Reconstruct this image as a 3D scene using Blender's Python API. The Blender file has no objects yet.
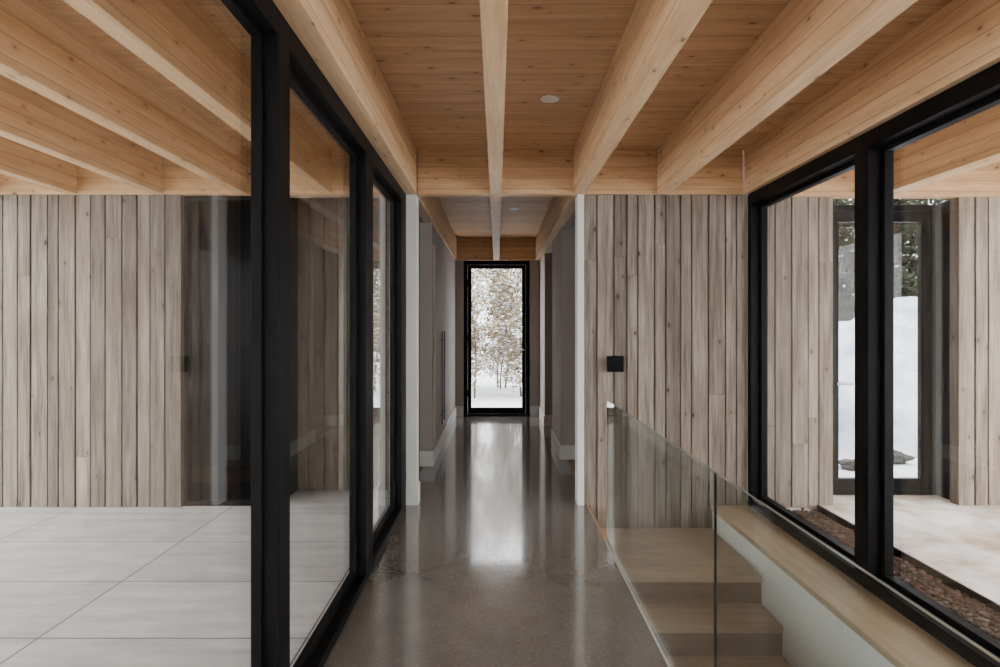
import bpy, math, random, bmesh
from mathutils import Vector
from mathutils import noise as mn
random.seed(7)
C = bpy.context.scene.collection
# ------------------------------------------------------------------ nodes
def new_mat(name):
    m = bpy.data.materials.new(name); m.use_nodes = True
    nt = m.node_tree; nt.nodes.clear()
    out = nt.nodes.new('ShaderNodeOutputMaterial')
    return m, nt, out
class N:
    def __init__(s, nt): s.nt = nt
    def n(s, t, **kw):
        x = s.nt.nodes.new(t)
        for k, v in kw.items(): setattr(x, k, v)
        return x
    def l(s, a, b): s.nt.links.new(a, b)
    def math(s, op, a, b=None, c=None):
        x = s.n('ShaderNodeMath', operation=op)
        for i, v in enumerate((a, b, c)):
            if v is None: continue
            if isinstance(v, (int, float)): x.inputs[i].default_value = v
            else: s.l(v, x.inputs[i])
        return x.outputs[0]
    def mix(s, fac, a, b, mode='MIX'):
        x = s.n('ShaderNodeMix', data_type='RGBA', blend_type=mode)
        for i, v in ((0, fac), (6, a), (7, b)):
            if isinstance(v, (int, float)): x.inputs[i].default_value = v
            elif isinstance(v, tuple): x.inputs[i].default_value = (*v, 1)
            else: s.l(v, x.inputs[i])
        return x.outputs[2]
    def noise(s, vec, scale, detail=4, rough=.55):
        x = s.n('ShaderNodeTexNoise'); x.inputs['Scale'].default_value = scale
        x.inputs['Detail'].default_value = detail; x.inputs['Roughness'].default_value = rough
        s.l(vec, x.inputs['Vector']); return x.outputs['Fac']
    def scale(s, vec, sc):
        x = s.n('ShaderNodeVectorMath', operation='MULTIPLY'); s.l(vec, x.inputs[0]); x.inputs[1].default_value = sc
        return x.outputs[0]
    def ramp(s, fac, a, b, c0=(0,0,0), c1=(1,1,1)):
        x = s.n('ShaderNodeValToRGB'); s.l(fac, x.inputs[0])
        x.color_ramp.elements[0].position = a; x.color_ramp.elements[1].position = b
        x.color_ramp.elements[0].color = (*c0, 1); x.color_ramp.elements[1].color = (*c1, 1)
        return x.outputs[0]
    def knots(s, vec, grain, scale, kr, along=.5):
        sp = s.n('ShaderNodeSeparateXYZ'); s.l(vec, sp.inputs[0])
        g = {'X': 0, 'Y': 1, 'Z': 2}[grain]; o = [i for i in range(3) if i != g]
        cb = s.n('ShaderNodeCombineXYZ')
        s.l(s.math('MULTIPLY', sp.outputs[g], along), cb.inputs[0])
        s.l(s.math('ADD', sp.outputs[o[0]], sp.outputs[o[1]]), cb.inputs[1])
        vo = s.n('ShaderNodeTexVoronoi', voronoi_dimensions='2D'); vo.inputs['Scale'].default_value = scale
        s.l(cb.outputs[0], vo.inputs['Vector'])
        sc = s.n('ShaderNodeSeparateColor'); s.l(vo.outputs['Color'], sc.inputs[0])
        d = s.math('DIVIDE', vo.outputs['Distance'], s.math('ADD', s.math('MULTIPLY', sc.outputs[0], 1.1), .12))
        return s.ramp(d, kr*.45, kr, (1,1,1), (0,0,0)), s.ramp(d, kr*.8, kr*3.2, (1,1,1), (0,0,0))
def principled(h, out, col, rough=.5, spec=.5, metal=0, bump=None, bstr=.3, bdist=.01):
    p = h.n('ShaderNodeBsdfPrincipled')
    if isinstance(col, tuple): p.inputs['Base Color'].default_value = (*col, 1)
    else: h.l(col, p.inputs['Base Color'])
    if isinstance(rough, (int, float)): p.inputs['Roughness'].default_value = rough
    else: h.l(rough, p.inputs['Roughness'])
    p.inputs['Specular IOR Level'].default_value = spec; p.inputs['Metallic'].default_value = metal
    if bump is not None:
        b = h.n('ShaderNodeBump'); b.inputs['Strength'].default_value = bstr; b.inputs['Distance'].default_value = bdist
        h.l(bump, b.inputs['Height']); h.l(b.outputs[0], p.inputs['Normal'])
    h.l(p.outputs[0], out.inputs[0]); return p
def plain(name, col, rough=.5, spec=.5, metal=0, var=.06, nscale=6):
    m, nt, out = new_mat(name); h = N(nt)
    pos = h.n('ShaderNodeNewGeometry').outputs['Position']
    f = h.noise(pos, nscale, 5)
    c = h.mix(f, tuple(x*(1-var) for x in col), tuple(min(1, x*(1+var)) for x in col))
    principled(h, out, c, rough, spec, metal, bump=h.noise(pos, nscale*20, 2), bstr=.04); return m
def wood(name, light, dark, grain='Y', plank=None, pw=.135, groove=.02, knots=.5, rough=.55, spec=.35, knotcol=(.16,.07,.03), pvar=.18, kscale=3.2, gdark=.32, kr=.085):
    m, nt, out = new_mat(name); h = N(nt)
    pos = h.n('ShaderNodeNewGeometry').outputs['Position']
    sep = h.n('ShaderNodeSeparateXYZ'); h.l(pos, sep.inputs[0])
    vec = pos; pv = None; gr = None
    if plank is not None:
        v = h.math('DIVIDE', h.math('ADD', sep.outputs[plank], 20.011), pw)
        idx = h.math('FLOOR', v); fr = h.math('FRACT', v)
        wn = h.n('ShaderNodeTexWhiteNoise', noise_dimensions='1D'); h.l(idx, wn.inputs['W']); pv = wn.outputs['Value']
        cmb = h.n('ShaderNodeCombineXYZ'); o = h.math('MULTIPLY', pv, 37.0)
        for i in range(3): h.l(o, cmb.inputs[i])
        add = h.n('ShaderNodeVectorMath', operation='ADD'); h.l(pos, add.inputs[0]); h.l(cmb.outputs[0], add.inputs[1]); vec = add.outputs[0]
        d = h.math('MINIMUM', fr, h.math('SUBTRACT', 1.0, fr))
        gr = h.math('LESS_THAN', d, groove)
    s = {'X': (.7, 11, 11), 'Y': (11, .7, 11), 'Z': (11, 11, .7)}[grain]
    g1 = h.noise(h.scale(vec, s), 2.2, 7, .62)
    g2 = h.noise(h.scale(vec, tuple(a*3.5 for a in s)), 2, 3, .6)
    g = h.math('ADD', h.math('MULTIPLY', g1, .7), h.math('MULTIPLY', g2, .3))
    gf = h.ramp(g, .38, .62)
    col = h.mix(gf, dark, light)
    if knots:
        kf, halo = h.knots(vec, grain, kscale, kr)
        col = h.mix(h.math('MULTIPLY', halo, knots*.35), col, tuple(c*.6 for c in dark))
        col = h.mix(h.math('MULTIPLY', kf, knots), col, knotcol)
    if plank is not None:
        br = h.math('ADD', h.math('MULTIPLY', pv, pvar), 1-pvar/2)
        vm = h.n('ShaderNodeVectorMath', operation='SCALE'); h.l(col, vm.inputs[0]); h.l(br, vm.inputs['Scale'])
        col = h.mix(gr, vm.outputs[0], tuple(x*gdark for x in dark))
    principled(h, out, col, rough, spec, bump=g, bstr=.12, bdist=.004); return m
def glass(name, tint=(.93,.95,.94), f0=.05, mul=1.0):
    m, nt, out = new_mat(name); h = N(nt)
    geo = h.n('ShaderNodeNewGeometry')
    d = h.n('ShaderNodeVectorMath', operation='DOT_PRODUCT'); h.l(geo.outputs['Normal'], d.inputs[0]); h.l(geo.outputs['Incoming'], d.inputs[1])
    c = h.math('ABSOLUTE', d.outputs['Value'])
    p = h.math('POWER', h.math('SUBTRACT', 1.0, c), 5.0)
    f = h.math('MULTIPLY', h.math('ADD', h.math('MULTIPLY', p, 1-f0), f0), mul)
    f = h.math('MINIMUM', f, 1.0)
    t = h.n('ShaderNodeBsdfTransparent'); t.inputs[0].default_value = (*tint, 1)
    g = h.n('ShaderNodeBsdfGlossy'); g.inputs['Roughness'].default_value = 0; g.inputs['Color'].default_value = (.97,.97,.97,1)
    mx = h.n('ShaderNodeMixShader'); h.l(f, mx.inputs[0]); h.l(t.outputs[0], mx.inputs[1]); h.l(g.outputs[0], mx.inputs[2])
    h.l(mx.outputs[0], out.inputs[0]); return m
def siding_mat(name):
    m, nt, out = new_mat(name); h = N(nt)
    pos = h.n('ShaderNodeNewGeometry').outputs['Position']
    at = h.n('ShaderNodeAttribute'); at.attribute_name = 'tint'
    sep = h.n('ShaderNodeSeparateColor'); h.l(at.outputs['Color'], sep.inputs[0])
    cmb = h.n('ShaderNodeCombineXYZ'); o = h.math('MULTIPLY', sep.outputs[1], 23.0)
    for i in range(3): h.l(o, cmb.inputs[i])
    add = h.n('ShaderNodeVectorMath', operation='ADD'); h.l(pos, add.inputs[0]); h.l(cmb.outputs[0], add.inputs[1]); vec = add.outputs[0]
    g1 = h.noise(h.scale(vec, (9, 9, .6)), 2.4, 7, .66)
    g2 = h.noise(h.scale(vec, (50, 50, 1.4)), 2, 4, .62)
    g3 = h.noise(h.scale(vec, (2.0, 2.0, 1.0)), 2.0, 4, .6)
    g = h.math('ADD', h.math('MULTIPLY', g1, .6), h.math('MULTIPLY', g2, .4))
    col = h.mix(h.ramp(g, .37, .62), (.122,.096,.076), (.362,.312,.260))
    col = h.mix(h.math('MULTIPLY', h.ramp(g3, .45, .66), .42), col, (.20,.143,.102))
    kf, halo = h.knots(vec, 'Z', 4.2, .055, .55)
    col = h.mix(h.math('MULTIPLY', halo, .3), col, (.11,.078,.055))
    col = h.mix(h.math('MULTIPLY', kf, .8), col, (.045,.03,.022))
    br = h.math('ADD', h.math('MULTIPLY', sep.outputs[0], .70), .62)
    vm = h.n('ShaderNodeVectorMath', operation='SCALE'); h.l(col, vm.inputs[0]); h.l(br, vm.inputs['Scale'])
    principled(h, out, vm.outputs[0], .75, .2, bump=g, bstr=.3, bdist=.003); return m
def concrete_mat():
    m, nt, out = new_mat('polished_concrete'); h = N(nt)
    pos = h.n('ShaderNodeNewGeometry').outputs['Position']
    a = h.noise(pos, 1.3, 6, .6); b = h.noise(pos, 70, 3, .75); c = h.noise(pos, 6, 7, .72)
    col = h.mix(h.ramp(a, .25, .75), (.142,.124,.112), (.205,.184,.169))
    col = h.mix(h.math('MULTIPLY', h.ramp(c, .42, .66), .42), col, (.108,.093,.084))
    col = h.mix(h.math('MULTIPLY', h.ramp(b, .53, .68), .42), col, (.36,.33,.305))
    p = principled(h, out, col, .19, .8)
    p.inputs['Coat Weight'].default_value = .9; p.inputs['Coat Roughness'].default_value = .075; p.inputs['Coat IOR'].default_value = 1.65
    return m
def paver_mat():
    m, nt, out = new_mat('pale_pavers'); h = N(nt)
    pos = h.n('ShaderNodeNewGeometry').outputs['Position']
    sep = h.n('ShaderNodeSeparateXYZ'); h.l(pos, sep.inputs[0])
    vx = h.math('DIVIDE', h.math('ADD', sep.outputs[0], 20.05), 1.2); vy = h.math('DIVIDE', h.math('ADD', sep.outputs[1], 20.12), .6)
    def edge(v, w):
        f = h.math('FRACT', v); return h.math('LESS_THAN', h.math('MINIMUM', f, h.math('SUBTRACT', 1.0, f)), w)
    gr = h.math('MAXIMUM', edge(vx, .0035), edge(vy, .007))
    idx = h.math('ADD', h.math('FLOOR', vx), h.math('MULTIPLY', h.math('FLOOR', vy), 7.3))
    wn = h.n('ShaderNodeTexWhiteNoise', noise_dimensions='1D'); h.l(idx, wn.inputs['W'])
    a = h.noise(h.scale(pos, (1, 5, 1)), 2.2, 6, .65)
    col = h.mix(h.ramp(a, .35, .65), (.52,.515,.505), (.70,.695,.68))
    vm = h.n('ShaderNodeVectorMath', operation='SCALE'); h.l(col, vm.inputs[0]); h.l(h.math('ADD', h.math('MULTIPLY', wn.outputs['Value'], .12), .93), vm.inputs['Scale'])
    col = h.mix(gr, vm.outputs[0], (.14,.13,.125))
    principled(h, out, col, .5, .35, bump=a, bstr=.05); return m
def patchy(name, c0, c1, scale, lo, hi, rough=.85, bump=.4, bd=.02):
    m, nt, out = new_mat(name); h = N(nt)
    pos = h.n('ShaderNodeNewGeometry').outputs['Position']
    a = h.noise(pos, scale, 7, .65)
    principled(h, out, h.mix(h.ramp(a, lo, hi), c0, c1), rough, .25, bump=a, bstr=bump, bdist=bd); return m
def pebble_mat():
    m, nt, out = new_mat('pebbles'); h = N(nt)
    at = h.n('ShaderNodeAttribute'); at.attribute_name = 'tint'
    principled(h, out, at.outputs['Color'], .85, .1); return m

M = dict(
 beam=wood('spruce_beam', (.75,.515,.31), (.57,.36,.195), 'Y', plank=2, pw=.085, groove=.024, gdark=.62, pvar=.18, knots=.8, kscale=6.5, rough=.5, knotcol=(.19,.08,.035), kr=.06),
 crossbeam=wood('spruce_cross_beam', (.69,.45,.25), (.51,.315,.16), 'X', plank=2, pw=.085, groove=.024, gdark=.62, pvar=.18, knots=.8, kscale=6.5, rough=.5, knotcol=(.17,.07,.03), kr=.065),
 deck=wood('spruce_ceiling_boards', (.63,.41,.235), (.48,.29,.15), 'X', plank=1, pw=.14, groove=.011, gdark=.42, knots=.8, kscale=7.5, pvar=.17, knotcol=(.16,.065,.03), kr=.08),
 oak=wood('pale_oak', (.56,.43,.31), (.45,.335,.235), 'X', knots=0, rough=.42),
 oakr=wood('darker_oak_riser', (.30,.22,.15), (.23,.165,.11), 'X', knots=0, rough=.5),  # same oak as the treads, coloured darker for contrast
 oakl=wood('pale_oak_ledge', (.54,.40,.28), (.43,.31,.205), 'Y', knots=.15, rough=.42),
 oakfloor=wood('brown_wood_floor', (.34,.19,.10), (.22,.12,.06), 'Y', plank=0, pw=.12, knots=.1, rough=.35),
 siding=siding_mat('weathered_siding'),
 black=plain('black_aluminium', (.004,.004,.0045), .5, .12),
 blackm=plain('black_matte', (.006,.006,.007), .7, .12),
 pull=plain('dark_bronze', (.05,.045,.04), .4, .4),
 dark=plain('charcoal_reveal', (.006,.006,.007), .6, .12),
 white=plain('white_paint', (.76,.74,.71), .6, .3, var=.02),
 taupe=plain('dimmed_white_paint', (.45,.40,.36), .7, .25, var=.03),  # white walls; the corridor's dim light is put into this grey
 dimroom=plain('dimmed_room_paint', (.20,.175,.16), .7, .2, var=.03),  # darker wall colour, dimness of the side room painted in
 floor=concrete_mat(), paver=paver_mat(),
 glass=glass('window_glass', (.93,.935,.93), .085),
 dglass=glass('dark_glass', (.55,.55,.55), .006, .5),
 cglass=glass('clear_door_glass', (.97,.97,.97), .02),
 bglass=glass('balustrade_glass', (.88,.915,.90), .04),
 gedge=plain('glass_edge', (.01,.015,.013), .8, .0),
 gtop=plain('glass_top_edge', (.36,.42,.39), .15, .6),
 edgetrim=plain('pale_metal_edge', (.42,.41,.40), .4, .4),
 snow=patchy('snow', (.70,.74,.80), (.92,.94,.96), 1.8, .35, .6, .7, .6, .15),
 bank=patchy('shaded_bank_snow', (.34,.40,.50), (.76,.80,.87), 1.3, .34, .62, .8, .7, .25),  # blue-grey patches put shading into the snow colour
 slab=patchy('sandy_slab', (.48,.37,.285), (.90,.87,.84), 2.2, .38, .60, .85, .3),
 soil=patchy('dark_soil', (.02,.016,.013), (.045,.035,.028), 12, .3, .7, .9),
 rock=patchy('rock', (.02,.02,.018), (.08,.075,.07), 3, .3, .7, .9, .6),
 bark=patchy('bark', (.05,.032,.02), (.14,.10,.065), 9, .3, .7, .9, .6),
 leaf=patchy('leaf', (.15,.10,.045), (.38,.29,.145), 4, .3, .7, .8, .1),
 needle=patchy('needle', (.012,.018,.010), (.045,.055,.030), 4, .3, .7, .9, .1),
 pebble=pebble_mat(), chrome=plain('brushed_steel', (.55,.55,.54), .25, .5, 1.0),
 lamp=plain('lamp_white', (.8,.8,.78), .4, .4),
)
# ------------------------------------------------------------------ helpers
def raw(name, vs, fs, mat, origin, parent=None):
    o0 = Vector(origin)
    me = bpy.data.meshes.new(name); me.from_pydata([tuple(Vector(v)-o0) for v in vs], [], fs); me.update()
    mats = mat if isinstance(mat, (list, tuple)) else [mat]
    for m_ in mats: me.materials.append(m_)
    o = bpy.data.objects.new(name, me); C.objects.link(o)
    if parent: o.parent = parent
    else: o.location = o0
    return o
def boxgeo(bs):
    vs, fs = [], []
    for (x0,x1,y0,y1,z0,z1) in bs:
        b = len(vs)
        vs += [(x0,y0,z0),(x1,y0,z0),(x1,y1,z0),(x0,y1,z0),(x0,y0,z1),(x1,y0,z1),(x1,y1,z1),(x0,y1,z1)]
        fs += [tuple(b+i for i in f) for f in ((3,2,1,0),(4,5,6,7),(0,1,5,4),(1,2,6,5),(2,3,7,6),(3,0,4,7))]
    return vs, fs
def base_of(vs):
    xs, ys, zs = zip(*vs); return ((min(xs)+max(xs))/2, (min(ys)+max(ys))/2, min(zs))
def boxes(name, bs, mat, parent=None, bevel=0):
    vs, fs = boxgeo(bs)
    org = parent['_o'] if parent else base_of(vs)
    o = raw(name, vs, fs, mat, org, parent)
    if bevel:
        md = o.modifiers.new('b', 'BEVEL'); md.width = bevel; md.segments = 2; md.limit_method = 'ANGLE'
    return o
def empty(name, loc):
    o = bpy.data.objects.new(name, None); C.objects.link(o); o.location = loc; o['_o'] = tuple(loc); o.empty_display_size = .1
    return o
def tag(o, label, cat, group=None, kind=None):
    o['label'] = label; o['category'] = cat
    if group: o['group'] = group
    if kind: o['kind'] = kind
    return o
def struct(o, label=None, cat=None):
    o['kind'] = 'structure'
    if label: o['label'] = label
    if cat: o['category'] = cat
    return o
def cyl_geo(p0, p1, r0, r1, n, vs, fs, caps=True):
    p0, p1 = Vector(p0), Vector(p1); d = (p1-p0).normalized()
    a = d.orthogonal().normalized(); b = d.cross(a); k = len(vs)
    for p, r in ((p0, r0), (p1, r1)):
        for i in range(n):
            t = 2*math.pi*i/n; vs.append(tuple(p + a*math.cos(t)*r + b*math.sin(t)*r))
    for i in range(n):
        j = (i+1) % n; fs.append((k+i, k+j, k+n+j, k+n+i))
    if caps: fs.append(tuple(k+i for i in reversed(range(n)))); fs.append(tuple(k+n+i for i in range(n)))
def cyl(name, segs, mat, parent=None, n=20):
    vs, fs = [], []
    for s in segs: cyl_geo(*s, n, vs, fs)
    org = parent['_o'] if parent else base_of(vs)
    return raw(name, vs, fs, mat, org, parent)
H = 2.39; T = 2.73
Y0 = 4.62; YE = 9.24
XL = -.70; XR = 1.93
RL = -4.25
# ------------------------------------------------------------------ setting
struct(boxes('floor', [(-.82,.69,-3,Y0,-.25,0), (.69,2.05,-3,-.2,-.25,0), (-.72,.72,Y0,YE+.15,-.25,0)], M['floor']), 'glossy polished concrete corridor floor', 'floor')
struct(boxes('floor_terrace', [(-9,-.82,-3.6,4.66,-.25,-.02), (-1.75,-.83,4.66,5.25,-.25,-.02)], M['paver']), 'pale grey terrace pavers beyond the sliding glass', 'floor')
struct(boxes('floor_side_room', [(-6,-.72,5.3,YE+.15,-.25,-.001), (-.82,-.72,4.75,5.3,-.25,-.001), (.72,2.0,4.72,YE+.15,-.25,-.001)], M['oakfloor']), 'brown wood floor of the side rooms', 'floor')
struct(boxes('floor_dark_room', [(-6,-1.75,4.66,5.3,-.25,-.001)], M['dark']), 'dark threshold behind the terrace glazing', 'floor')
struct(boxes('ceiling', [(RL,2.1,-3,YE+.3,T,T+.25), (2.1,4.9,-3,5.3,T,T+.25), (-6,RL,4.7,YE+.3,T,T+.25)], M['deck']), 'knotty spruce board ceiling', 'ceiling')

def siding(name, x0, x1, z0, z1, yf, label, seed, flip=False):
    rnd = random.Random(seed)
    vs, fs, tints = [], [], []
    def add(b, t):
        if flip: b = (b[0], b[1], 2*yf-b[3], 2*yf-b[2], b[4], b[5])
        v, f = boxgeo([b]); k = len(vs); vs.extend(v); fs.extend(tuple(k+i for i in q) for q in f); tints.extend([t]*6)
    add((x0, x1, yf+.02, yf+.10, z0, z1), (-.85, 0))
    x = x0
    while x < x1-.001:
        w = rnd.choice((.085, .10, .115, .13, .13)); w = min(w, x1-x)
        if x1-(x+w) < .05: w = x1-x
        d = rnd.uniform(0, .008)
        cuts = [z0] + ([rnd.uniform(z0+.3, z1-.3)] if rnd.random() < .3 else []) + [z1]
        t0 = rnd.random()
        for a, b in zip(cuts, cuts[1:]):
            t = (min(1, max(0, t0+rnd.uniform(-.25,.25))), rnd.random())
            add((x+.005, x+w-.005, yf+d, yf+.021, a+.0005, b-.0005), t)
        x += w
    o = raw(name, vs, fs, M['siding'], base_of(vs))
    ca = o.data.color_attributes.new('tint', 'FLOAT_COLOR', 'CORNER')
    i = 0
    for p in o.data.polygons:
        for _ in p.loop_indices:
            ca.data[i].color = (*tints[p.index], 0, 1); i += 1
    md = o.modifiers.new('b', 'BEVEL'); md.width = .002; md.segments = 1; md.limit_method = 'ANGLE'
    return struct(o, label, 'wall')
siding('wall_right', .67, 1.93, -.6, H, Y0, 'weathered vertical board wall behind the stair', 3)
siding('wall_left', -4.9, -2.43, -.02, H, Y0, 'weathered vertical board wall at the back of the terrace', 5)
siding('wall_added_recess', -1.70, -.83, -.02, T, 5.1, 'added weathered board wall behind the middle sliding door, recessed to darken it', 21)  # stands in for boards reflected in the glass, set back to darken them
siding('wall_outside_near', 2.05, 2.64, -.05, H, 4.70, 'narrow weathered board wall outside beside the far glass door', 9)
siding('wall_outside_far', 3.62, 4.9, -.05, H, 4.70, 'weathered board wall outside right of the far glass door', 11)
siding('wall_terrace_added', -3.6, -.82, -.02, T, -3.3, 'weathered vertical board wall added unseen at the near end of the terrace', 13, True)  # added out of view so the terrace glazing reflects boards
struct(boxes('wall_back_added', [(-.82,2.05,-3.2,-3.0,0,T)], M['white']), 'white wall added unseen behind the viewer to block a bright reflection', 'wall')  # added out of view, keeps open sky from reflecting in the end door

struct(boxes('wall_stairwell', [(1.66,1.93,-.2,Y0,-2.9,-.035), (.62,.69,-.2,Y0,-2.9,-.25), (.69,1.66,-.27,-.2,-2.9,-.25), (.69,1.93,Y0+.1,Y0+.2,-2.9,-.25), ], M['white']), 'white stairwell wall below the ledge', 'wall')
struct(boxes('floor_lower', [(.69,1.66,-.2,Y0,-3.0,-2.9)], M['oakl']), 'lower floor at the foot of the stair', 'floor')
tag(boxes('window_ledge', [(1.645,1.93,-.2,Y0,-.035,0)], M['oakl'], bevel=.003), 'long pale oak ledge between the stairwell and the right windows', 'ledge')
struct(boxes('trim_1', [(.69,.70,3.84,Y0-.02,-.2,.002)], M['crossbeam']), 'thin warm wood edging at the top of the stair', 'trim')
struct(boxes('trim_3', [(.69,.70,-.2,3.84,-.2,.002)], M['edgetrim']), 'thin pale metal edging of the floor under the glass balustrade', 'trim')

st = empty('staircase', (1.17, 2.2, -2.9)); tag(st, 'pale oak staircase descending towards the viewer behind the glass balustrade', 'staircase')
r_, g_ = .175, .275
lv = -r_
boxes('landing', [(.70,1.645,3.72,Y0,lv-.04,lv)], M['oak'], st, .004)
yb = 3.72
for i in range(13):
    z1 = lv - .04; z0 = lv - r_
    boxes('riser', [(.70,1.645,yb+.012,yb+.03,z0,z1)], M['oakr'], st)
    lv -= r_
    boxes('tread', [(.70,1.645,yb-g_,yb+.03,lv-.04,lv)], M['oak'], st, .004)
    yb -= g_

def glass_panel(label, y0, y1):
    root = empty('glass_balustrade_panel', (.71, (y0+y1)/2, -.2)); tag(root, label, 'glass balustrade')
    vs, fs = boxgeo([(.704,.712,y0,y1,-.2,.90)])
    p = raw('glass_pane', vs, fs, [M['bglass'], M['gedge'], M['gtop']], root['_o'], root)
    for q in p.data.polygons:
        if abs(q.normal.x) < .5: q.material_index = 2 if q.normal.z > .5 else 1
    n = max(2, int((y1-y0)/.7))
    for i in range(n):
        y = y0+.18+(y1-y0-.36)*i/(n-1)
        cyl('standoff', [((.7005,y,-.12), (.724,y,-.12), .020, .020)], M['chrome'], root)
glass_panel('frameless glass balustrade panel nearer the landing, ending beside the board wall', 1.946, 3.84)
glass_panel('frameless glass balustrade panel nearest the viewer, above the lower steps', -.15, 1.944)

def side_window(idx, yA, yB, x_in, x_out, sill=.06, head=.085, jA=.07, jB=.07, label='', door=False, s=.03):
    nm = ('door_%d' if door else 'window_%d') % idx
    xm = (x_in+x_out)/2
    root = empty(nm, (xm, (yA+yB)/2, 0)); struct(root, label, 'door' if door else 'window')
    xa, xb = min(x_in, x_out), max(x_in, x_out)
    boxes('door_frame' if door else 'window_frame', [(xa,xb,yA,yB,H-head,H), (xa,xb,yA,yB,0,sill), (xa,xb,yA,yA+jA,sill,H-head), (xa,xb,yB-jB,yB,sill,H-head)], M['black'], root, .002)
    xo = x_out - (x_out-x_in)*.45; xs = sorted((xo, x_out-(x_out-x_in)*.05))
    a, b, c, d = yA+jA, yB-jB, sill, H-head
    boxes('sash', [(xs[0],xs[1],a,b,d-s,d), (xs[0],xs[1],a,b,c,c+s), (xs[0],xs[1],a,a+s,c+s,d-s), (xs[0],xs[1],b-s,b,c+s,d-s)], M['black'], root, .002)
    xc = (xs[0]+xs[1])/2
    boxes('glass_pane', [(xc-.004,xc+.004,a+s-.005,b-s+.005,c+s-.005,d-s+.005)], M['glass'], root)
    return root
side_window(1, 3.17, 4.62, XR, 2.05, jB=.06, jA=.07, label='black framed picture window on the right, beside the board wall')
side_window(2, .9, 3.17, XR, 2.05, jA=.07, jB=.05, label='large black framed picture window on the right, nearest the viewer')
side_window(3, -1.4, .9, XR, 2.05, label='black framed picture window on the right behind the viewer')
side_window(1, 3.29, 4.62, XL, -.785, sill=.045, jA=.10, jB=.22, label='narrow black framed sliding glass door on the left, farthest from the viewer', door=True)
side_window(2, 1.93, 3.29, XL, -.785, sill=.045, jA=.10, jB=.09, label='black framed sliding glass door on the left, middle of the row', door=True)
side_window(3, -1.4, 1.93, XL, -.785, sill=.045, jA=.1, jB=.015, label='wide sliding glass door on the left, nearest the viewer', door=True, s=.014)
w = empty('window_4', (-2.1, 4.66, 0)); struct(w, 'dark glazing at the back of the terrace beside the board wall', 'window')
xa, xb = -2.43, -1.75
boxes('window_frame', [(xa,xb,4.66,4.74,H-.03,H), (xa,xb,4.66,4.74,-.02,.02), (xa,xa+.02,4.66,4.74,.02,H-.03), (xb-.05,xb,4.66,4.74,.02,H-.03)], M['black'], w, .002)
boxes('glass_pane', [(xa+.015,xb-.045,4.685,4.693,.015,H-.025)], M['dglass'], w)
struct(boxes('wall_added_recess_sides', [(-1.75,-1.70,4.74,5.2,-.02,T), (-.83,-.80,4.76,5.2,-.02,T)], M['dark']), 'dark side walls of the added terrace recess', 'wall')  # sides of the recess added to darken the boards

# ---------------------------------------------------------------- corridor walls
struct(boxes('wall_left_end', [(-.83,-.62,Y0+.001,4.75,0,H)], M['white']), 'white wall end beside the last sliding door', 'wall')
struct(boxes('wall_right_end', [(.62,.67,Y0-.01,4.76,0,H)], M['white']), 'white wall end beside the board wall', 'wall')
struct(boxes('wall_corridor_left', [(-.76,-.64,5.9,YE,0,H)], M['taupe']), 'dimmed white corridor wall on the left', 'wall')
struct(boxes('wall_room_left', [(-6,-.76,5.9,6.0,0,T), (-6.1,-6,4.75,6.0,0,T), (-6,-4.9,4.66,4.75,0,T)], M['dimroom']), 'dim room wall seen through the left opening', 'wall')
struct(boxes('wall_corridor_right', [(.66,.74,6.2,7.15,0,H), (.66,.74,8.3,YE,0,H)], M['taupe']), 'dimmed white corridor wall on the right', 'wall')
struct(boxes('wall_room_right', [(.74,2.0,6.2,6.3,0,T), (.74,2.0,8.3,8.4,0,T), (1.95,2.05,4.8,YE,0,T)], M['taupe']), 'dimmed white room walls seen through the right openings', 'wall')
struct(boxes('wall_far', [(-.76,-.515,YE,YE+.15,0,T), (.505,2.0,YE,YE+.15,0,T), (-.515,.505,YE,YE+.15,2.40,T)], M['taupe']), 'dimmed white end wall around the far glass door', 'wall')
def bb(nm, b, lab): struct(boxes(nm, b, M['white'], bevel=.003), lab, 'baseboard')
bb('baseboard_left', [(-.64,-.625,5.885,YE,0,.15), (-.76,-.64,5.885,5.9,0,.15)], 'white baseboard along the left corridor wall')
bb('baseboard_left_end', [(-.70,-.608,Y0-.014,Y0,0,.15), (-.62,-.608,Y0,4.75,0,.15)], 'white baseboard on the left wall end')
bb('baseboard_right', [(.645,.66,6.185,7.15,0,.15), (.66,1.95,6.185,6.2,0,.15), (.645,.66,8.285,YE,0,.15), (.66,1.95,8.285,8.3,0,.15)], 'white baseboard along the right corridor walls')
bb('baseboard_far', [(-.625,-.52,YE-.015,YE,0,.15), (.51,.645,YE-.015,YE,0,.15)], 'white baseboard beside the far glass door')
for i, (ya, yb, hy, lab) in enumerate(((6.05,6.75,6.62,'flat grey closet door on the left with a long dark bar handle, nearer leaf'), (6.76,7.46,6.90,'flat grey closet door on the left with a long dark bar handle, farther leaf'))):
    d = empty('door_%d' % (4+i), (-.63, (ya+yb)/2, 0)); struct(d, lab, 'door')
    boxes('door_leaf', [(-.64,-.622,ya,yb,.16,2.2)], M['taupe'], d, .002)
    cyl('door_handle', [((-.605,hy,.3),(-.605,hy,1.32),.007,.007), ((-.623,hy,.4),(-.605,hy,.4),.006,.006), ((-.623,hy,1.22),(-.605,hy,1.22),.006,.006)], M['pull'], d)

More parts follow.
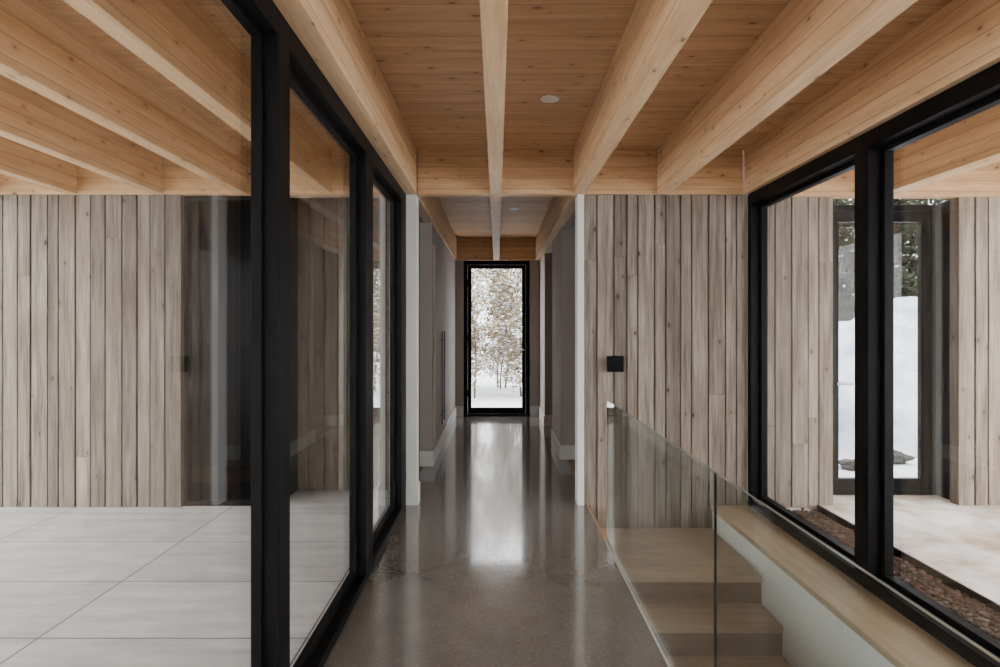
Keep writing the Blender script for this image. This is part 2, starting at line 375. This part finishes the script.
d = empty('door_6', (0, YE+.05, 0)); struct(d, 'tall black framed glass door at the end of the corridor', 'door')
boxes('door_frame', [(-.512,.50,YE-.02,YE+.12,2.33,2.40), (-.512,-.455,YE-.02,YE+.12,0,2.33), (.443,.50,YE-.02,YE+.12,0,2.33), (-.455,.443,YE-.02,YE+.12,0,.03)], M['black'], d, .003)
boxes('door_leaf', [(-.45,.44,YE+.01,YE+.06,2.27,2.325), (-.45,.44,YE+.01,YE+.06,.035,.125), (-.45,-.395,YE+.01,YE+.06,.125,2.27), (.385,.44,YE+.01,YE+.06,.125,2.27)], M['black'], d, .003)
boxes('glass_pane', [(-.40,.39,YE+.03,YE+.038,.12,2.275)], M['cglass'], d)
cyl('door_handle', [((.41,YE+.01,1.02),(.41,YE-.04,1.02),.010,.010), ((.41,YE-.04,1.02),(.30,YE-.04,1.02),.009,.009)], M['chrome'], d)
for z in (.3,1.15,2.0): boxes('hinge', [(-.46,-.445,YE-.03,YE-.019,z,z+.1)], M['blackm'], d)

d = empty('door_7', (3.13, 5.05, 0)); struct(d, 'black framed glass door outside, recessed between two board walls', 'door')
boxes('door_frame', [(2.64,3.66,5.0,5.1,H-.05,H), (2.64,2.69,5.0,5.1,-.04,H-.05), (3.61,3.66,5.0,5.1,-.04,H-.05), (2.69,3.61,5.0,5.1,-.04,.01)], M['black'], d, .003)
boxes('door_leaf', [(2.695,3.605,5.02,5.07,H-.14,H-.055), (2.695,3.605,5.02,5.07,.015,.10), (2.695,2.86,5.02,5.07,.10,H-.14), (3.55,3.605,5.02,5.07,.10,H-.14)], M['black'], d, .003)
boxes('glass_pane', [(2.855,3.555,5.04,5.048,.095,H-.135)], M['cglass'], d)
cyl('door_handle', [((2.83,5.02,.90),(2.83,4.965,.90),.012,.012), ((2.83,4.965,.90),(2.95,4.965,.90),.011,.011)], M['chrome'], d)
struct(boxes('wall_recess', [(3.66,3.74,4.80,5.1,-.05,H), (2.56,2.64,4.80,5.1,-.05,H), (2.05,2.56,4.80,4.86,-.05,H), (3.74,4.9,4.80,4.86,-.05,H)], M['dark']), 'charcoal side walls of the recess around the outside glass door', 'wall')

# ---------------------------------------------------------------- beams
G = 'exposed spruce ceiling beams'
W = .045
main = [
 (-.66, 'spruce ceiling beam directly above the row of sliding doors'),
 (-.01, 'spruce ceiling beam above the middle of the corridor, in front of the board wall'),
 (.63, 'spruce ceiling beam just right of the corridor centre, above the glass balustrade'),
 (1.27, 'spruce ceiling beam above the stairwell, next to the right window beam'),
 (1.94, 'spruce ceiling beam directly above the right windows'),
 (-1.31, 'terrace ceiling beam behind glass, first left of the sliding doors'),
 (-1.96, 'terrace ceiling beam behind glass, second left of the sliding doors'),
 (-2.61, 'terrace ceiling beam behind glass, third left of the sliding doors'),
 (-3.26, 'terrace ceiling beam behind glass, fourth left of the sliding doors'),
 (-3.91, 'terrace ceiling beam behind glass, outermost on the left'),
 (3.02, 'outdoor soffit beam beyond the right window, nearer the glass'),
 (4.30, 'outdoor soffit beam beyond the right window, outermost'),
]
for x, lab in main:
    ww = W if x < 2 else .07
    tag(boxes('ceiling_beam', [(x-ww,x+ww,-2.9,4.60 if x<2 else 4.68,H,T)], M['beam'], bevel=.003), lab, 'beam', G)
for x, lab in ((-.66,'far spruce beam along the left side of the corridor beyond the cross beam'), (-.01,'far spruce beam over the corridor centre, leading to the end door'), (.63,'far spruce beam along the right side of the corridor beyond the cross beam')):
    tag(boxes('ceiling_beam', [(x-W,x+W,4.70,9.14,H,T)], M['beam'], bevel=.003), lab, 'beam', G)
tag(boxes('cross_beam', [(-.61,1.89,4.605,4.695,H,T)], M['crossbeam'], bevel=.003), 'spruce cross beam above the corridor opening and board wall', 'beam')
tag(boxes('cross_beam', [(-4.9,-.71,4.605,4.695,H,T)], M['crossbeam'], bevel=.003), 'spruce cross beam above the terrace board wall', 'beam')
tag(boxes('cross_beam', [(2.0,4.9,4.69,4.78,H,T)], M['crossbeam'], bevel=.003), 'spruce cross beam above the outdoor glass door', 'beam')
tag(boxes('cross_beam', [(-.75,.75,9.145,9.235,H,T)], M['crossbeam'], bevel=.003), 'spruce cross beam above the end door', 'beam')
struct(boxes('wall_above_opening', [(-6,-.71,4.70,4.74,H,T), (.68,2.0,4.70,4.78,H,T), (-.76,-.706,4.78,YE,H,T),(.676,.74,4.78,YE,H,T)], M['taupe']), 'plain wall band above the openings', 'wall')

for (x, y, lab) in ((.315,3.57,'round recessed ceiling light in the near bay right of the centre beam'), (.20,6.9,'small round recessed ceiling light in the far corridor bay')):
    e = empty('recessed_light', (x, y, T-.012)); tag(e, lab, 'ceiling light')
    vs, fs = [], []
    n = 32
    for (r, z) in ((.055,T), (.055,T-.006), (.042,T-.008), (.036,T-.002)):
        for i in range(n): vs.append((x+r*math.cos(2*math.pi*i/n), y+r*math.sin(2*math.pi*i/n), z))
    for k in range(3):
        for i in range(n): j=(i+1)%n; fs.append((k*n+i,(k+1)*n+i,(k+1)*n+j,k*n+j))
    raw('trim_ring', vs, fs, M['lamp'], e['_o'], e)
    cyl('lens', [((x,y,T-.004),(x,y,T-.001),.037,.037)], M['lamp'], e, 32)
e = empty('wall_light', (.90, Y0-.04, 1.02)); tag(e, 'small square black wall light on the weathered boards right of the corridor', 'wall light')
boxes('back_plate', [(.85,.95,Y0-.008,Y0+.006,1.04,1.14)], M['blackm'], e, .002)
boxes('housing', [(.845,.965,Y0-.06,Y0-.008,1.028,1.148)], M['blackm'], e, .004)

# ---------------------------------------------------------------- outside
struct(boxes('ground', [(2.05,60,-3,5.3,-.5,-.10), (2.05,60,5.3,80,-.5,-.12), (-60,2.05,YE+.15,80,-.5,-.12), (-60,-9,-40,YE+.15,-.5,-.12), (-9,60,-40,-3.6,-.5,-.12)], M['snow']), 'snow covered ground', 'ground')
struct(boxes('ground_slab', [(2.515,6.5,-3,5.2,-.10,-.03)], M['slab']), 'sandy outdoor paving dusted with snow', 'ground')
struct(boxes('ground_gravel_bed', [(2.06,2.50,-3,4.69,-.10,-.07)], M['soil']), 'dark bed under the gravel strip', 'ground')
struct(boxes('trim_2', [(2.50,2.515,-3,4.69,-.10,-.02)], M['blackm']), 'black metal edging between gravel strip and paving', 'trim')
rnd = random.Random(4)
bm = bmesh.new(); bmesh.ops.create_icosphere(bm, subdivisions=1, radius=1)
iv = [v.co.copy() for v in bm.verts]; itf = [tuple(v.index for v in f.verts) for f in bm.faces]; bm.free()
vs, fs, cols = [], [], []
pal = [(.075,.038,.028),(.10,.055,.042),(.05,.035,.03),(.15,.12,.10),(.033,.023,.02),(.075,.058,.05)]
for _ in range(4400):
    x, y = rnd.uniform(2.08,2.48), 4.67-rnd.random()*3.9
    s = rnd.uniform(.008,.018); sx, sy, sz = s*rnd.uniform(.8,1.3), s*rnd.uniform(.8,1.3), s*rnd.uniform(.5,.8); a = rnd.random()*6.3
    k = len(vs); z = -.07+sz*.7+rnd.random()*.018
    for v in iv:
        px, py = v.x*sx, v.y*sy
        vs.append((x+px*math.cos(a)-py*math.sin(a), y+px*math.sin(a)+py*math.cos(a), z+v.z*sz))
    fs += [tuple(k+i for i in f) for f in itf]; cols += [rnd.choice(pal)]*len(itf)
o = raw('gravel', vs, fs, M['pebble'], base_of(vs))
ca = o.data.color_attributes.new('tint', 'FLOAT_COLOR', 'CORNER')
i = 0
for p in o.data.polygons:
    for _ in p.loop_indices: ca.data[i].color = (*cols[p.index], 1); i += 1
tag(o, 'strip of reddish brown gravel outside along the right windows', 'gravel', kind='stuff')
vs, fs = [], []
nx, ny = 120, 90
for j in range(ny+1):
    for i in range(nx+1):
        u, v = i/nx, j/ny
        x = 3.5+u*10.5; y = 6.8+v*8
        e_ = max(0, min(u*1.2, 1-u, v*1.0, 1-v)*2)
        hgt = (1-math.exp(-e_*3.2))*2.0 * (0.92+.35*mn.noise(Vector((x*.5,y*.5,1)))) + (.32*mn.noise(Vector((x*1.0,y*1.0,3)))+.09*mn.noise(Vector((x*2.6,y*2.6,5))))*min(1,e_*5)
        vs.append((x, y, -.13+max(0, hgt)))
for j in range(ny):
    for i in range(nx):
        a = j*(nx+1)+i; fs.append((a, a+1, a+nx+2, a+nx+1))
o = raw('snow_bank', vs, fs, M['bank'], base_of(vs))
for p in o.data.polygons: p.use_smooth = True
tag(o, 'high heap of ploughed snow seen through the outdoor glass door', 'snow bank')
for (x,y,s) in ((3.75,6.3,.12),(4.35,6.6,.13),(4.95,6.5,.10)):
    vs = []
    bm = bmesh.new(); bmesh.ops.create_icosphere(bm, subdivisions=3, radius=1)
    for v in bm.verts:
        c = v.co; n = 1+.55*mn.noise(c*1.6+Vector((x,y,0))*3)+.2*mn.noise(c*4)
        vs.append((x+c.x*s*n*1.3, y+c.y*s*n, -.12+s*.35+c.z*s*n*.55))
    fs = [tuple(v.index for v in f.verts) for f in bm.faces]; bm.free()
    o = raw('boulder', vs, fs, M['rock'], base_of(vs)); tag(o, 'dark rough boulder at the foot of the snow bank', 'boulder', 'boulders at the foot of the snow bank')
def tree(x, y, hgt, seed, kind, label, group):
    rnd = random.Random(seed)
    root = empty('conifer' if kind == 'fir' else 'leafy_shrub' if kind == 'shrub' else 'bare_tree', (x, y, -.13)); tag(root, label, 'tree' if kind != 'shrub' else 'shrub', group)
    bv, bf, lv_, lf, sv, sf = [], [], [], [], [], []
    def quad(V, F, p, s, flat=0):
        a = Vector((rnd.gauss(0,1), rnd.gauss(0,1), rnd.gauss(0,1)*(1-flat))).normalized(); b = a.orthogonal().normalized(); b = (b + a.cross(b)*rnd.uniform(-1,1)).normalized()
        if flat: b = Vector((-a.y, a.x, rnd.gauss(0,.6))).normalized()
        k = len(V)
        for q in (a*s, b*s*.6, -a*s, -b*s*.6): V.append(tuple(p+q))
        F.append((k,k+1,k+2,k+3))
    def grow(p, d, L, r, lev):
        big = kind == 'shrub' and lev == 1
        n = max(5, int(L/.28)) if big else 4; q = p
        for i in range(n):
            j = .06 if big else .12
            d2 = (d + Vector((rnd.gauss(0,j), rnd.gauss(0,j), rnd.gauss(0,.06)+.03))).normalized()
            q2 = q + d2*(L/n); ra = r*(1-i/n*.6); rb = r*(1-(i+1)/n*.6)
            cyl_geo(q, q2, ra, rb, 5 if lev else 8, bv, bf, False)
            if lev < 3 and (i > 0 or lev):
                for _ in range(2 if big else rnd.randint(2,3) if lev < 2 else rnd.randint(1,2)):
                    a = rnd.random()*6.283; up = rnd.uniform(-.35 if kind=='shrub' else .2,.7)
                    dd = (d2*.25 + Vector((math.cos(a), math.sin(a), up))*.75).normalized()
                    LL = rnd.uniform(.45,.8) if big else L*rnd.uniform(.36,.55)
                    grow(q2, dd, LL, max(rb*.4, .003), lev+1)
            if lev >= 2:
                for _ in range(rnd.choice((2,3,3)) if kind == 'shrub' else 3):
                    quad(lv_, lf, q2 + Vector((rnd.gauss(0,.09), rnd.gauss(0,.09), rnd.gauss(0,.09))), rnd.uniform(.016,.038))
                if rnd.random() < .95:
                    quad(sv, sf, q2+Vector((rnd.gauss(0,.06), rnd.gauss(0,.06), rnd.gauss(.01,.06))), rnd.uniform(.025,.065), 1)
            q, d = q2, d2
    if kind == 'fir':
        cyl_geo((x,y,-.13), (x,y,hgt), .14, .02, 9, bv, bf)
        z = .4
        while z < hgt:
            R = (1-z/hgt)*hgt*.24+.15
            for k in range(9):
                a = rnd.random()*6.283; e = Vector((x+math.cos(a)*R, y+math.sin(a)*R, z-R*.25)); s0 = Vector((x,y,z+.1))
                cyl_geo(s0, e, .02, .005, 4, bv, bf, False)
                for m_ in range(int(16+R*18)):
                    t = rnd.uniform(.15,1); p = s0.lerp(e, t)+Vector((rnd.gauss(0,.1), rnd.gauss(0,.1), rnd.gauss(-.03,.06)))
                    quad(lv_, lf, p, rnd.uniform(.05,.11))
                    if rnd.random() < .06: quad(sv, sf, p+Vector((0,0,.05)), rnd.uniform(.05,.10), 1)
            z += .26
    else:
        for _ in range(4 if kind == 'shrub' else 1):
            ox = rnd.uniform(-.35,.35) if kind == 'shrub' else 0
            grow(Vector((x+ox, y+(rnd.uniform(-.2,.2) if kind=='shrub' else 0), -.13)), Vector((rnd.gauss(0,.13 if kind=='shrub' else .04), rnd.gauss(0,.1 if kind=='shrub' else .04), 1)).normalized(), hgt*.9, .022 if kind=='shrub' else .10, 1 if kind == 'shrub' else 0)
    raw('trunk', bv, bf, M['bark'], root['_o'], root)
    if lf: raw('foliage', lv_, lf, M['needle'] if kind == 'fir' else M['leaf'], root['_o'], root)
    if sf: raw('snow_clumps', sv, sf, M['snow'], root['_o'], root)
LS = 'tall twiggy brown shrub dusted with snow outside the end door'
LB = 'bare snowy tree standing behind the shrubs outside the end door'
for i, (x, y, hh) in enumerate(((-.75,12.5,3.2),(.75,12.8,3.5),(-1.5,13.8,3.9),(1.6,14.0,3.9),(.05,14.6,3.7),(-2.4,15.6,4.1))):
    tree(x, y, hh, 20+i, 'shrub', LS, 'tall snowy shrubs outside the end door')
for i, (x, y, hh) in enumerate(((-.9,19,7),(2.6,19.5,7),(-4.4,19,7))):
    tree(x, y, hh, 50+i, 'bare', LB, 'bare trees outside the end door')
for i, (x, y, hh) in enumerate(((9,16.5,7),(11,16.6,8),(13,16.2,7.5),(7.2,17.5,7),(15,16.8,9),(10,18.9,9),(12,19.2,9),(14,19.6,10),(16.5,19.9,9),(8.1,20.5,9))):
    tree(x, y, hh, 80+i, 'fir', 'dark fir tree rising behind the snow bank', 'fir trees behind the snow bank')
for i, (x, y, hh) in enumerate(((-1.7,27,5),(1.8,26,4.5),(.2,30,5),(4.4,28,6),(-3.9,29,6))):
    tree(x, y, hh, 120+i, 'fir', 'distant fir tree beyond the end door', 'distant fir trees beyond the end door')

# ---------------------------------------------------------------- light
w = bpy.data.worlds.new('World'); bpy.context.scene.world = w; w.use_nodes = True
bg = w.node_tree.nodes['Background']; bg.inputs[0].default_value = (.96,.975,1.0,1); bg.inputs[1].default_value = 8.8
for o in bpy.data.objects:
    if '_o' in o: del o['_o']
cd = bpy.data.cameras.new('Camera'); cam = bpy.data.objects.new('Camera', cd); C.objects.link(cam)
cam.location = (0,0,1.37); cam.rotation_euler = (math.pi/2,0,0)
cd.lens = 21.6; cd.sensor_width = 36; cd.shift_x = .003; cd.shift_y = -.0065; cd.clip_start = .02
bpy.context.scene.camera = cam
